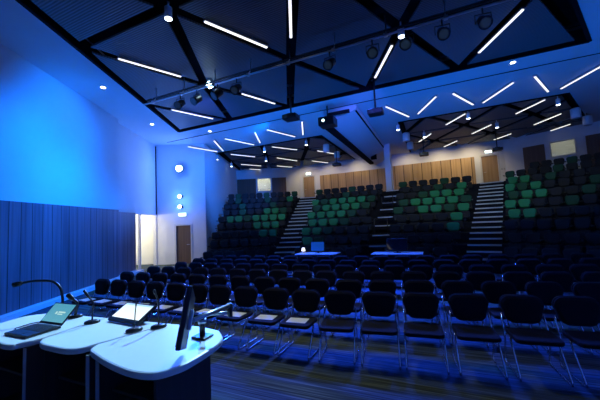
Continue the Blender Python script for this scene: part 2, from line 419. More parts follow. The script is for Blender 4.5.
# ------------------------------------------------------------------ ceiling
def lx(y): return WB.x + WD.x / WD.y * (y - WB.y)
def rx(y): return 1.13 + .5 * y
def fl(y): return -7.0 - (y - 2.84) * .492      # front recess, side edges
def fr(y): return 3.12 + (y - 8.15) * .477
def bl(y): return -12.1 - (y - 14.95) * .426    # rear recess
def brr(y): return 5.0 + (y - 14.43) * .467
YF, YB, YR = 10.42, 14.65, 23.0
cb = MB()
for poly in ([(lx(-4.2) - .3, -4.2), (fl(-4.2), -4.2), (fl(YF), YF), (lx(YF) - .3, YF)],
             [(fr(-4.2), -4.2), (rx(-4.2) + .3, -4.2), (rx(YF) + .3, YF), (fr(YF), YF)],
             [(lx(YF) - .3, YF), (rx(YF) + .3, YF), (rx(12.3) + .3, 12.3), (lx(12.3) - .3, 12.3)],
             [(lx(12.3) - .3, 12.3), (rx(12.3) + .3, 12.3), (rx(YB) + .3, YB), (lx(YB) - .8, YB)],
             [(lx(YB) - .8, YB), (bl(YB), YB), (bl(YR), YR), (-19, YR)],
             [(brr(YB), YB), (rx(YB) + .3, YB), (13, YR), (brr(YR), YR)],
             [(-5.1, YB), (-1.28, YB), (-1.28, YR), (-5.1, YR)]):
    cb.prism(poly, CH, CH + .5)
struct(cb.build('ceiling', M['ceil']))
struct(MB().prism([(-19, -4.2), (13, -4.2), (13, 23), (-19, 23)], CH + .5, CH + .55).build('ceiling_void', M['black']))
mb = MB(); mb.box((-2.9, 11.35, CH - .01), (26.5 * .9 - 4.6, .02, .02)); struct(mb.build('trim_9', M['black']))
# dark edge trims round both recesses
def edge_trim(name, pts, close=False):
    mb = MB()
    for (x0, y0), (x1, y1) in zip(pts, pts[1:]):
        d = V((x1 - x0, y1 - y0, 0)); L = d.length; c = V(((x0 + x1) / 2, (y0 + y1) / 2, CH + .17))
        mb.box(c, (L, .09, .40), rz=math.atan2(d.y, d.x))
    struct(mb.build(name, M['black']))
edge_trim('trim_10', [(fl(-2) + .05, -2), (fl(YF) + .05, YF - .05), (fr(YF) - .05, YF - .05), (fr(-2) - .05, -2)])
edge_trim('trim_11', [(bl(22) + .05, 22), (bl(YB) + .05, YB + .05), (-5.15, YB + .05), (-5.15, 22)])
edge_trim('trim_13', [(-1.23, 22), (-1.23, YB + .05), (brr(YB) - .05, YB + .05), (brr(22) - .05, 22)])

def clip(poly, hole):
    out = poly
    for i in range(len(hole)):
        a, b = V((*hole[i], 0)), V((*hole[(i + 1) % len(hole)], 0)); e = b - a; new = []
        ins = lambda p: e.cross(V((p[0], p[1], 0)) - a).z >= 0
        for j in range(len(out)):
            p, q = out[j - 1], out[j]; ip, iq = ins(p), ins(q)
            if ip != iq:
                P, Q = V((*p, 0)), V((*q, 0)); t = e.cross(P - a).z / (e.cross(P - a).z - e.cross(Q - a).z); X = P + (Q - P) * t
                new.append((X.x, X.y))
            if iq: new.append(q)
        out = new
        if len(out) < 3: return []
    return out
def area(p): return sum(p[i - 1][0] * p[i][1] - p[i][0] * p[i - 1][1] for i in range(len(p))) / 2
def shrink(poly, g):
    if area(poly) < 0: poly = poly[::-1]
    out = list(poly)
    n = len(poly); hole = []
    res = poly
    for i in range(n):
        a, b = V((*poly[i], 0)), V((*poly[(i + 1) % n], 0)); d = (b - a)
        if d.length < 1e-4: continue
        d.normalize(); nn = V((-d.y, d.x, 0)) * g
        big = [tuple((a + nn - d * 50).xy), tuple((b + nn + d * 50).xy), tuple((b + nn + d * 50 + nn / g * 50).xy), tuple((a + nn - d * 50 + nn / g * 50).xy)]
        res = clip(res, big)
        if not res: return []
    return res
def lattice(rows, hole, g, z, tilt=0.):
    n = 0
    for (ya, xa), (yb, xb) in zip(rows, rows[1:]):
        i = j = 0; tris = []
        while i < len(xa) - 1 or j < len(xb) - 1:
            if j == len(xb) - 1 or (i < len(xa) - 1 and xa[i + 1] - .001 <= xb[j + 1] - .0):
                tris.append([(xa[i], ya), (xa[i + 1], ya), (xb[j], yb)]); i += 1
            else:
                tris.append([(xa[i], ya), (xb[j + 1], yb), (xb[j], yb)]); j += 1
        for t in tris:
            if area(t) < 0: t = t[::-1]
            p = clip(t, hole)
            if len(p) < 3: continue
            p = shrink(p, g)
            if len(p) < 3 or abs(area(p)) < .12: continue
            struct(MB().prism(p, z, z + .05).build('ceiling_panel', M['panel']))
fh = [(fl(0) + .1, 0), (fr(0) - .1, 0), (fr(YF) - .1, YF - .1), (fl(YF) + .1, YF - .1)]
lattice([(-1.6, [-7.7, -4.8, -1.9, 1.]), (1.35, [-9.1, -6.2, -3.3, -.4, 2.5]), (4.3, [-10.5, -7.6, -4.7, -1.8, 1.1, 4.]),
         (7.35, [-9.35, -6.42, -3.35, -.43, 2.28, 5.2]), (10.4, [-10.9, -7.72, -4.85, -1.83, 1.0, 4.05, 7])], fh, .13, CH + .02)
x0s = [-8.8, -7.05, -8.45, -6.75]
for bh in ([(bl(YB) + .1, YB + .12), (-5.2, YB + .12), (-5.2, 22.2), (bl(22.2) + .1, 22.2)],
           [(-1.18, YB + .12), (brr(YB) - .1, YB + .12), (brr(22.2) - .1, 22.2), (-1.18, 22.2)]):
    lattice([(y, [x0s[i] + 2.92 * k for k in range(-4, 7)]) for i, y in enumerate((14.62, 17.2, 19.75, 22.3))], bh, .14, CH + .02)

# ceiling bulkhead along the middle, column below its far end
bp = MB(); sec = [(-2.5, CH - .005), (-2.5, 6.24), (-3.62, 5.82), (-3.86, 5.82), (-3.86, CH - .005)]
va = [bp.bm.verts.new((x, 11.45, z)) for x, z in sec]; vb = [bp.bm.verts.new((x, 22.2, z)) for x, z in sec]
fs = [bp.bm.faces.new(va), bp.bm.faces.new(vb[::-1])] + [bp.bm.faces.new((va[i], vb[i], vb[(i + 1) % 5], va[(i + 1) % 5])) for i in range(5)]
bmesh.ops.recalc_face_normals(bp.bm, faces=fs)
struct(bp.build('ceiling_bulkhead', M['paint']))
mb = MB(); mb.box((-3.74, 16.2, 5.74), (.26, 9.6, .14)); mb.box((-2.56, 16.6, 6.22), (.06, 10, .04)); mb.box((-3.3, 19.4, 5.86), (.35, .12, .35)); struct(mb.build('trim_12', M['black']))
struct(MB().box((-2.38, 18.85, (LAND - .3 + CH) / 2), (.36, .36, CH - LAND + .3), bev=.03).build('column', M['paint']))

# ------------------------------------------------------------------ raked floor
def aL(y): return -2.2 - (3.85 + .2217 * (y - 11.5))
def aR(y): return -2.2 + (3.50 + .2217 * (y - 11.5))
YK = lambda k: 11.5 + .85 * k
FK = lambda k: YK(k) - .58
DLv = V((-cos(A), -sin(A), 0)); DRv = V((cos(R(25)), -sin(R(25)), 0))
def isect(p, d, q, e):
    c = d.x * e.y - d.y * e.x; t = ((q.x - p.x) * e.y - (q.y - p.y) * e.x) / c; return p + d * t
Q0 = V((-9.3, 10.1, 0)); QD = (V((-12.85, 16.9, 0)) - Q0).normalized()
RWp = V((rx(0) - .03, 0, 0)); RWd = V((.5, 1, 0)).normalized()
for k in range(1, 10):
    y = FK(k); ml = V((aL(y), y, 0)); mr = V((aR(y), y, 0))
    lo = isect(ml, DLv, Q0, QD); ro = isect(mr, DRv, RWp, RWd)
    poly = [ml, mr, ro, PB + V((-.06, -.0, 0)), PR + V((0, -.01, 0)), PL + V((0, -.01, 0)), P3 + V((.1, -.02, 0)), lo]
    struct(MB().prism([tuple(p.xy) for p in poly], .39 * (k - 1), .39 * k).build('floor_tier', M['tier']))
def stairs(name, ax, sl, w, half=True):
    r = sempty(name); ang = -math.atan(sl)
    for k in range(1, 10):
        y = FK(k)
        for (yc, zt, dep) in (((y - .20, .39 * k - .195, .42),) if half else ()) + ((y + .1, .39 * k + .008, .4),):
            c = V((ax(yc), yc, 0)); f = V((ax(yc - dep / 2), yc - dep / 2, 0))
            MB().box((c.x, c.y, zt - .0975), (w, dep, .19), rz=ang).build('step', M['tier'], r)
            MB().box((f.x, f.y - .012, zt - .022), (w, .06, .055), rz=ang).build('nosing', M['nosing'], r)
    return r
stairs('stairs_left', aL, -.2217, 1.12); stairs('stairs_right', aR, .2217, 1.05); stairs('stairs_centre', lambda y: -2.2, 0., .72, False)
for k, w in ((3, 'lower'), (6, 'upper')):
    t = thing('handrail', f'black hoop handrail on the {w} part of the narrow centre gangway', 'handrail', (-2.2, YK(k) - .45, .39 * k + .008), 0, 'centre gangway handrails')
    MB().tube([(-.28, 0, 0), (-.28, 0, .7), (.28, 0, .7), (.28, 0, 0)], .022).build('rail', M['blkpl'], t)
    MB().tube([(-.28, 0, .35), (.28, 0, .35)], .012).build('mid_rail', M['blkpl'], t)

# ------------------------------------------------------------------ fixed auditorium seats
def proto_seat(fab, colour):
    t = thing('auditorium_seat', colour, 'seat')
    mb = MB(); mb.cushion(rrect(.46, .34, .10, wb=.42), .07, .025, Matrix.Translation((0, -.09, .49)) @ Matrix.Rotation(R(-9), 4, 'X')); mb.build('backrest', fab, t)
    mb = MB(); mb.cushion(rrect(.43, .31, .06), .09, .02, Matrix.Translation((0, -.20, .17)) @ Matrix.Rotation(R(-14), 4, 'X')); mb.build('seat', M['navy'], t)
    mb = MB(); mb.box((0, -.10, .20), (.08, .14, .40)); mb.box((0, -.10, .015), (.22, .26, .03)); mb.build('pedestal', M['blkpl'], t)
    for s in (-1, 1):
        MB().box((s * .245, -.2, .60), (.035, .30, .045), bev=.012).build('armrest', M['blkpl'], t)
    return t
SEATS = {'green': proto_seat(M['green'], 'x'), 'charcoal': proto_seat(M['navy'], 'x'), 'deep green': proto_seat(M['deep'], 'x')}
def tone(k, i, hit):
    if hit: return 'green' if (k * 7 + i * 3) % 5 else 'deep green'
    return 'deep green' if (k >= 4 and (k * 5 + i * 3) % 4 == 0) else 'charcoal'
used = {}
def put(protos, key, loc, rz, label, group):
    p = protos[key]
    if key not in used or used[key] is not p:
        used[key] = p; p.location = loc; p.rotation_euler = (0, 0, rz); p['label'] = label; p['group'] = group; return p
    return dup(p, loc, rz, label, group)
def side_block(*a):
    o = put(*a); o.scale = (.86, 1, 1); return o
def cam_xy(p):
    v = V(p) - V((0, 0, H)); z = v.dot(Fw); return 300 + 300 * v.dot(Rr) / z, 200 - 300 * v.dot(Uu) / z
RW = ['floor', 'second', 'third', 'fourth', 'fifth', 'sixth', 'seventh', 'eighth', 'ninth', 'topmost']
def row_name(k): return 'floor-level row' if k == 0 else f'{RW[k]} row up'
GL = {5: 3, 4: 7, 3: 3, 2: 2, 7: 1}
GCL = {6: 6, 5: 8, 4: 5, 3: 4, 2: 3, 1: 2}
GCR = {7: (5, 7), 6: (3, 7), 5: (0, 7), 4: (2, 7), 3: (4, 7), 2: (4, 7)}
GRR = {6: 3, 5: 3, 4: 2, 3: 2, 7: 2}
for k in range(0, 9):
    y = YK(k); z = .39 * k
    # raked block by the blue side wall
    m0 = V((aL(y), y, z)); L = (isect(V((aL(y), y, 0)), DLv, Q0, QD) - V((aL(y), y, 0))).length - .25
    n = int((L - .6) / .465) + 1
    for i in range(n):
        p = m0 + DLv * (.88 + .12 * (k % 2) + .465 * i)
        if (p - m0).length > L: break
        c = tone(k, i, i < GL.get(k, 0))
        side_block(SEATS, c, p, A, f'{c} tip-up seat, {ORD[i + 1]} from the stairs, {row_name(k)}, side-wall block', 'seats of the side wall block')
    # middle, left of the gangway: counted from the stairs
    x = aL(y) + .82 + .2 * (k % 2); i = 0
    while x < -2.2 - .62:
        c = tone(k, i, i < GCL.get(k, 0))
        put(SEATS, c, (x, y, z), 0, f'{c} tip-up seat, {ORD[i + 1]} from the left stairs, {row_name(k)}, middle block', 'seats of the middle block beside the left stairs')
        x += .545; i += 1
    # middle, right of the gangway
    x = -2.2 + .64 + .2 * (k % 2); i = 0
    while x < aR(y) - .78:
        g = GCR.get(k, (9, 9)); c = tone(k, i, g[0] <= i < g[1])
        put(SEATS, c, (x, y, z), 0, f'{c} tip-up seat, {ORD[i + 1]} right of the centre gangway, {row_name(k)}, middle block', 'seats of the middle block beside the centre gangway')
        x += .545; i += 1
for k in range(0, 10):
    y = YK(k); z = .39 * k; m0 = V((aR(y), y, z))
    for i in range(16):
        if k == 9 and i < 2: continue
        p = m0 + DRv * (.86 + .12 * (k % 2) + .465 * i)
        if cam_xy(p + V((0, 0, .8)))[0] > 607 or p.x > rx(p.y) - .35: break
        c = tone(k, i, i < GRR.get(k, 0))
        side_block(SEATS, c, p, -R(25), f'{c} tip-up seat, {ORD[i + 1]} past the right stairs, {row_name(k)}, far right block', 'seats of the far right block')

# ------------------------------------------------------------------ loose chairs on the flat floor
def proto_chair():
    t = thing('stacking_chair', 'x', 'chair')
    mb = MB(); mb.cushion(rrect(.47, .33, .11, n=6, wb=.40), .035, .02, Matrix.Translation((0, -.055, .495)) @ Matrix.Rotation(R(-8), 4, 'X')); mb.build('backrest', M['blk'], t)
    mb = MB(); mb.cushion(rrect(.486, .344, .117, n=6, wb=.414), .014, .002, Matrix.Translation((0, -.018, .490)) @ Matrix.Rotation(R(-8), 4, 'X'), bev=.004); mb.build('back_shell', M['blkpl'], t)
    mb = MB(); o = rrect(.47, .44, .07); mb.prism([(x, -.53 + zz) for x, zz in o], .405, .455, bev=.018); mb.build('seat', M['blk'], t)
    for s in (-1, 1):
        x = s * .235
        pts = [(x * .95, .0, .60), (x, -.03, .50), (x, -.08, .40), (x, -.09, .30), (x, -.03, .05), (x, -.05, .012), (x, -.10, .012), (x, -.50, .012), (x, -.545, .02), (x, -.54, .05), (x, -.33, .36), (x, -.31, .41)]
        MB().tube(pts, .011, 6).build('side_frame', M['chrome'], t)
    MB().tube([(-.235, -.31, .40), (.235, -.31, .40)], .010, 6).build('cross_bar', M['chrome'], t)
    return t
CH0 = {'chair': proto_chair()}
X1 = [-6.93, -6.38, -5.83, -5.28, -4.71, -4.15, -3.66, -3.08, -2.51, -1.95, -1.39, -.83, -.26, .31, .92, 1.5, 2.1, 2.7]
def row_y(x, k): return 4.43 + .9 * k + max(0, x + 1.6) * .115
row_words = ['front row', 'second row', 'third row', 'fourth row', 'fifth row', 'rear loose row']
front = []
for k in range(6):
    xs = X1 if k == 0 else [-7.5 + (.14 if k % 2 else 0) + .585 * i for i in range(20)]
    for i, x in enumerate(xs):
        y = row_y(x, k); px = cam_xy((x, y, .6))[0]
        if px > 612 or x > rx(y) - .5: break
        rz = (math.atan(.115) if x > -1.6 else 0) + random.uniform(-.03, .03)
        w = 'black chair with a paper on its seat' if k == 0 and i < 10 else 'black stacking chair on chrome legs'
        o = put(CH0, 'chair', (x + random.uniform(-.015, .015), y, 0), rz, f'{w}, {ORD[i + 1]} from the blue wall, {row_words[k]}', 'loose chairs on the flat floor')
        if k == 0 and i < 10: front.append((i, o))
for i, o in front:
    p = MB().box((0, 0, 0), (.21, .297, .004), bev=.001).build('paper_sheet', M['paper'])
    mw = Matrix.Translation(o.location) @ Matrix.Rotation(o.rotation_euler.z, 4, 'Z')
    p.location = mw @ V((random.uniform(-.03, .03), -.33, .458)); p.rotation_euler = (0, 0, o.rotation_euler.z + pi / 2 + random.uniform(-.1, .1))
    tag(p, f'white paper sheet on the seat of the {ORD[i + 1]} front-row chair from the blue wall', 'paper', 'handouts on the front row seats')

# ------------------------------------------------------------------ technicians' desks behind the loose chairs
def tech_desk(x0, x1, y, label):
    t = thing('folding_table', label, 'table', ((x0 + x1) / 2, y, 0)); w = x1 - x0
    MB().box((0, 0, .735), (w, .7, .03), bev=.006).build('tabletop', M['desk'], t)
    MB().box((0, -.25, .5), (w - .2, .02, .38)).build('modesty_panel', M['blkpl'], t)
    for sx in (-1, 1):
        for sy in (-1, 1):
            MB().tube([(sx * (w / 2 - .08), sy * .28, 0), (sx * (w / 2 - .08), sy * .28, .72)], .018).build('leg', M['blkpl'], t)
tech_desk(-4.72, -3.2, 10.25, 'white-topped table by the left stairs carrying a blue screen')
tech_desk(-2.0, -.42, 10.3, 'white-topped table at the centre gangway carrying a dark glossy screen')
def monitor(loc, w, h, m, label, rz, tilt=6):
    t = thing('monitor', label, 'monitor', loc, rz)
    MB().box((0, 0, .07 + h / 2), (w, .035, h), rx=R(-tilt), bev=.006).build('casing', M['blkpl'], t)
    MB().box((0, -.019 * cos(R(tilt)), .07 + h / 2 + .019 * sin(R(tilt))), (w - .03, .006, h - .03), rx=R(-tilt)).build('screen', m, t)
    MB().box((0, .03, .05), (.05, .03, .1)).build('stand', M['blkpl'], t)
    MB().box((0, .03, .006), (.22, .16, .012), bev=.003).build('base', M['blkpl'], t)
monitor((-3.95, 10.25, .75), .52, .34, M['blueback'], 'monitor glowing blue on the table by the left stairs', 0)
monitor((-1.2, 10.3, .75), .66, .40, M['glass'], 'dark glossy monitor on the table at the centre gangway', 0, 27)
t = thing('table_lamp', 'small white lamp glowing beside the blue monitor', 'lamp', (-4.5, 10.2, .75))
MB().tube([(0, 0, 0), (0, 0, .02)], [.06, .06], 14).build('base', M['white'], t)
MB().tube([(0, 0, .02), (0, 0, .1)], .008).build('stem', M['white'], t)
MB().tube([(0, 0, .08), (0, 0, .2)], [.075, .05], 14).build('lamp_shade', mat('glowing_shade', (.8, .8, .7), .6, emit=(1, .95, .8), estr=1.5), t)

# ------------------------------------------------------------------ lectern desks
TOP = 1.10
def smooth_poly(pts, n=4):
    out = []; m = len(pts)
    for i in range(m):
        a, b, c, d = (V((*pts[(i + j) % m], 0)) for j in (-1, 0, 1, 2))
        if (c - b).length > .17 or (b - a).length > .25 or (d - c).length > .25:
            out.append((b.x, b.y)); continue
        for k in range(n):
            u = k / n
            q = .5 * ((2 * b) + (c - a) * u + (2 * a - 5 * b + 4 * c - d) * u * u + (3 * b - a - 3 * c + d) * u ** 3)
            out.append((q.x, q.y))
    return out
def lectern(label, top, body, sidepan, rightpan):
    cx = sum(p[0] for p in body) / len(body); cy = sum(p[1] for p in body) / len(body)
    t = thing('lectern_desk', label, 'desk', (cx, cy, 0), 0, 'row of three lectern desks')
    L = lambda ps: [(p[0] - cx, p[1] - cy) for p in ps]
    MB().prism(L(top), TOP - .045, TOP, bev=.014).build('desktop', M['desk'], t)
    (x0, y0), (x1, y1) = body[0], body[2]; x0 -= cx; x1 -= cx; y0 -= cy; y1 -= cy
    zt = TOP - .046
    MB().box(((x0 + x1) / 2, y1 - .01, zt / 2), (x1 - x0 - .05, .02, zt)).build('front_panel', M['carc'], t)
    MB().box((x0 + .012, (y0 + y1) / 2, zt / 2), (.024, y1 - y0, zt)).build('side_panel', M['carc'], t)
    MB().box((x1 - .012, (y0 + y1) / 2, zt / 2), (.024, y1 - y0, zt)).build('side_panel', M['carc'], t)
    xe = x0 + .012 if sidepan is M['edge'] else x1 - .012
    MB().box((xe, y0 - .004, zt / 2), (.03, .008, zt)).build('edge_strip', M['edge'], t)
    for zz in (.12, .46, .78):
        MB().box(((x0 + x1) / 2, (y0 + y1) / 2 + .04, zz), (x1 - x0 - .052, y1 - y0 - .10, .02)).build('shelf', M['carc'], t)
    MB().box(((x0 + x1) / 2, y1 - .06, .05), (x1 - x0 - .06, .06, .1)).build('plinth', M['blkpl'], t)
    return t
t1 = [(-3.78, 1.6), (-3.74, 1.42), (-3.62, 1.31), (-3.44, 1.23), (-3.22, 1.19), (-3.0, 1.18), (-2.91, 1.195), (-2.9, 1.23), (-2.86, 1.3), (-2.855, 1.37), (-2.87, 1.62), (-2.86, 1.86), (-3.6, 1.81), (-3.72, 1.73)]
t2 = [(-2.83, 1.385), (-2.805, 1.325), (-2.745, 1.29), (-2.645, 1.275), (-2.46, 1.275), (-2.36, 1.295), (-2.305, 1.34), (-2.29, 1.4), (-2.185, 1.7), (-2.145, 1.91), (-2.845, 1.865), (-2.845, 1.62)]
t3 = [(-2.266, 1.41), (-2.243, 1.355), (-2.178, 1.312), (-2.0, 1.265), (-1.84, 1.232), (-1.68, 1.212), (-1.57, 1.215), (-1.48, 1.245), (-1.425, 1.32), (-1.4, 1.4), (-1.4, 1.56), (-1.415, 1.68), (-1.45, 1.78), (-1.53, 1.86), (-1.6, 1.905), (-1.78, 1.93), (-2.133, 1.91), (-2.173, 1.7)]
def dedupe(p):
    q = []
    for a in p:
        if all((V((*a, 0)) - V((*b, 0))).length > .004 for b in q): q.append(a)
    return q
t1, t2, t3 = (dedupe(smooth_poly(t, 4)) for t in (t1, t2, t3))
lectern('pale-topped lectern desk by the blue wall carrying the teal-screened laptop', t1, [(-3.62, 1.26), (-2.9, 1.26), (-2.86, 1.76), (-3.62, 1.76)], M['carc'], M['edge'])
lectern('middle lectern desk carrying the two thin gooseneck microphones and pale touch panel', t2, [(-2.80, 1.34), (-2.3, 1.34), (-2.24, 1.80), (-2.80, 1.80)], M['carc'], M['carc'])
lectern('lectern desk nearest the chairs, with a rounded end and monitor arm', t3, [(-2.19, 1.36), (-1.62, 1.32), (-1.62, 1.84), (-2.13, 1.84)], M['edge'], M['carc'])

def uvquad(mb_, name, verts, m, parent):
    me = bpy.data.meshes.new(name); vs = [V(v) for v in verts]
    n = (vs[1] - vs[0]).cross(vs[3] - vs[0]).normalized() * -.003
    allv = vs + [v + n for v in vs]
    me.from_pydata(allv, [], [(0, 1, 2, 3), (7, 6, 5, 4), (0, 4, 5, 1), (1, 5, 6, 2), (2, 6, 7, 3), (3, 7, 4, 0)])
    uv = me.uv_layers.new(name='UVMap'); c = [(0, 0), (1, 0), (1, 1), (0, 1)]
    for p in me.polygons:
        for li in p.loop_indices: uv.data[li].uv = c[me.loops[li].vertex_index % 4]
    me.materials.append(m); o = bpy.data.objects.new(name, me); COL.objects.link(o); o.parent = parent; return o

# laptop: base corner points measured on the desk; hinge along its far side
lap = thing('laptop', 'open black laptop with teal screen on the desk by the blue wall', 'laptop', (-3.10, 1.41, TOP), R(2))
MB().box((0, 0, .011), (.315, .24, .018), bev=.004).build('keyboard_base', M['blkpl'], lap)
kb = MB()
for r_ in range(5):
    for c_ in range(13): kb.box((-.138 + .023 * c_, .08 - .023 * r_, .0215), (.019, .019, .003))
kb.build('keyboard', mat('laptop_keys', (.02, .02, .022), .5, noise=.1), lap)
MB().box((0, -.085, .0205), (.10, .055, .002)).build('touchpad', M['blkpl'], lap)
lid = MB(); tl = R(43)
lid.box((0, .122 + .5 * .195 * sin(tl), .02 + .5 * .195 * cos(tl)), (.315, .009, .195), rx=-tl, bev=.003); lid = lid.build('lid', M['blkpl'], lap)
def lp(u, v): return (u, .122 + v * sin(tl) - .0062 * cos(tl), .02 + v * cos(tl) + .0062 * sin(tl))
uvquad(None, 'screen', [lp(-.146, .02), lp(.146, .02), lp(.146, .185), lp(-.146, .185)], M['scr1'], lid)
cab = MB().tube([(-3.24, 1.36, TOP + .008), (-3.36, 1.40, TOP + .006), (-3.38, 1.52, TOP + .006), (-3.34, 1.60, TOP + .006)], .004, 6).build('cable', M['blkpl'])
tag(cab, 'thin black cable curving beside the teal-screened laptop', 'cable')
# touch panel
tp = thing('touch_panel', 'tilted touch panel with a glowing pale screen on the middle desk', 'screen', (-2.52, 1.775, TOP), R(-3))
tl2 = R(61); W2_, H2_ = .41, .215
pb = MB(); pb.box((0, .5 * H2_ * sin(tl2), .012 + .5 * H2_ * cos(tl2)), (W2_, .022, H2_), rx=-tl2, bev=.004); pb.build('bezel', M['blkpl'], tp)
def lq(u, v): return (u, v * sin(tl2) - .0125 * cos(tl2), .012 + v * cos(tl2) + .0125 * sin(tl2))
uvquad(None, 'screen', [lq(-.185, .035), lq(.185, .035), lq(.185, .20), lq(-.185, .20)], M['scr2'], tp)
MB().box((0, .13, .03), (.3, .02, .06)).build('stand', M['blkpl'], tp)

def curve(pts, n=8):
    out = []; P = [V(p) for p in pts]; P = [2 * P[0] - P[1]] + P + [2 * P[-1] - P[-2]]
    for i in range(1, len(P) - 2):
        a, b, c, d = P[i - 1:i + 3]
        for k in range(n):
            u = k / n; out.append(.5 * ((2 * b) + (c - a) * u + (2 * a - 5 * b + 4 * c - d) * u * u + (3 * b - a - 3 * c + d) * u ** 3))
    return out + [P[-2]]
def mic(loc, path, label, head=.012, hl=.07, thick=.006, grp='gooseneck microphones on the desks'):
    t = thing('gooseneck_microphone', label, 'microphone', loc, 0, grp)
    b = MB(); b.tube([(0, 0, 0), (0, 0, .006), (0, 0, .020), (0, 0, .027)], [.050, .054, .050, .030], 20)
    bmesh.ops.transform(b.bm, matrix=Matrix.Rotation(R(55), 4, 'Z') @ Matrix.Diagonal((1.15, .8, 1, 1)), verts=b.bm.verts[:]); b.build('base', M['blkpl'], t)
    c = curve([(0, 0, .026)] + path)
    MB().tube(c, thick, 8).build('stem', M['blkpl'], t)
    d = (c[-1] - c[-2]).normalized()
    MB().tube([c[-1] - d * .006, c[-1] + d * .01, c[-1] + d * hl * .5, c[-1] + d * hl, c[-1] + d * (hl + .008)], [thick, head * .9, head, head, head * .5], 10).build('head', M['blkpl'], t)
mic((-3.37, 1.76, TOP), [(.01, .0, .16), (-.01, -.01, .27), (-.08, -.04, .335), (-.19, -.09, .35), (-.29, -.135, .345), (-.35, -.165, .335)], 'large gooseneck microphone arching over the teal-screened laptop towards the blue wall', .026, .075, .012)
mic((-3.17, 1.77, TOP), [(.01, .0, .08), (.02, .005, .135), (-.015, -.01, .17)], 'short thick black microphone behind the teal-screened laptop', .022, .07, .012)
mic((-2.82, 1.71, TOP), [(.005, .0, .10), (.005, .005, .17), (-.03, -.01, .225)], 'thin gooseneck microphone between laptop and touch panel, tip bent to the blue wall', .012, .07, .007)
mic((-2.24, 1.68, TOP), [(.006, .0, .08), (.012, .0, .14), (.02, .0, .19)], 'thin gooseneck microphone in front of the touch panel, at its right edge', .006, .03, .004)
mic((-2.11, 1.80, TOP), [(.0, .0, .08), (.0, .0, .18), (-.006, -.003, .23), (-.02, -.01, .27)], 'thin gooseneck microphone right of the touch panel, nearest the front row', .011, .03, .007)

# monitor on its arm at the rounded end
def cw(X, Zc, z): return V((X * cos(A) - Zc * sin(A), X * sin(A) + Zc * cos(A), z))
At, Ab, Bt, Bb = cw(-.60, 1.60, 1.588), cw(-.655, 1.58, 1.268), cw(-.745, 2.05, 1.42), cw(-.80, 2.03, 1.10)
cen = (At + Ab + Bt + Bb) / 4; cen.z += .012
u = ((Bt - At) + (Bb - Ab)).normalized(); v = ((At - Ab) + (Bt - Bb)); v = (v - u * v.dot(u)).normalized(); w = u.cross(v).normalized()
mon = thing('monitor', 'black flat monitor seen edge-on, held by an arm at the rounded desk end', 'monitor', tuple(cen))
RM = Matrix((u, v, w)).transposed().to_4x4()
if w.x > 0: RM = Matrix((-u, v, -w)).transposed().to_4x4()
def placed(mb_): bmesh.ops.transform(mb_.bm, matrix=RM, verts=mb_.bm.verts[:]); return mb_
placed(MB().box((0, 0, 0), (.50, .315, .026), bev=.006)).build('casing', M['blkpl'], mon)
placed(MB().box((0, 0, .0145), (.47, .285, .004))).build('screen', M['glass'], mon)
placed(MB().box((0, 0, -.022), (.11, .11, .018), bev=.003)).build('mount_plate', M['alu'], mon)
bk = cen - (RM @ V((0, 0, 1))).normalized() * .035
arm = thing('monitor_mount', 'silver and black jointed monitor arm clamped to the rounded desk end', 'monitor arm', (-1.60, 1.74, TOP))
O = V((-1.60, 1.74, TOP))
MB().box((0, 0, .008), (.12, .10, .016), bev=.003).build('clamp_base', M['blkpl'], arm)
MB().tube([(0, 0, .01), (0, 0, .17)], .021, 12).build('post', M['blkpl'], arm)
MB().tube([(0, 0, .10), (0, 0, .13)], .03, 12).build('collar', M['alu'], arm)
el = V((.19, .08, .20))
MB().tube([(0, 0, .165), tuple(el - V((0, 0, .035)))], .013, 10).build('lower_arm', M['alu'], arm)
MB().tube([tuple(el + V((0, 0, .02))), tuple(bk - O)], .014, 10).build('upper_arm', M['alu'], arm)
MB().tube([tuple(el - V((0, 0, .06))), tuple(el + V((0, 0, .035)))], .018, 12).build('elbow', M['blkpl'], arm)

# ------------------------------------------------------------------ ceiling strip lights
STR = [((-4.24, 4.9), (-3.55, 6.38)), ((-2.32, 5.18), (-2.84, 6.3)), ((-7.16, 4.97), (-6.51, 6.44)), ((-5.66, 8.3), (-5.12, 9.62)), ((-8.71, 8.14), (-8.08, 9.68)),
       ((-1.4, 9.42), (-.69, 7.85)), ((1.44, 9.39), (2.1, 7.83)),
       ((-10.81, 11.06), (-10.35, 12.66)), ((-10.2, 12.27), (-11.19, 14.23)), ((-9.51, 12.28), (-8.94, 14.11)), ((-7.68, 12.25), (-8.44, 13.94)), ((-6.95, 12.16), (-6.33, 13.96)),
       ((-5.07, 12.01), (-5.83, 13.86)), ((-1.46, 12.16), (-.73, 13.95)), ((-.34, 13.76), (.36, 12.13)), ((.94, 12.16), (1.75, 13.85)), ((2.1, 13.82), (2.79, 12.22)),
       ((3.36, 12.06), (4.21, 13.87)), ((4.57, 13.79), (5.14, 12.18)),
       ((-11.36, 15.22), (-10.54, 16.7)), ((-12.71, 18.2), (-11.86, 19.61)), ((-13.3, 20.2), (-12.75, 20.95)), ((-8.33, 15.07), (-7.43, 16.58)), ((-9.51, 17.85), (-8.82, 19.6)),
       ((-10.89, 20.38), (-10.2, 21.6)), ((-6.46, 17.58), (-5.78, 19.09)), ((-7.92, 20.28), (-7.19, 21.77)),
       ((-.54, 19.05), (.13, 17.56)), ((.83, 16.23), (1.55, 14.92)), ((.87, 21.46), (1.55, 20.19)), ((2.21, 18.93), (2.92, 17.55)), ((3.62, 21.32), (4.29, 20.28)),
       ((3.69, 16.23), (4.37, 14.83)), ((5.01, 18.88), (5.68, 17.45)), ((6.27, 20.9), (6.8, 19.9))]
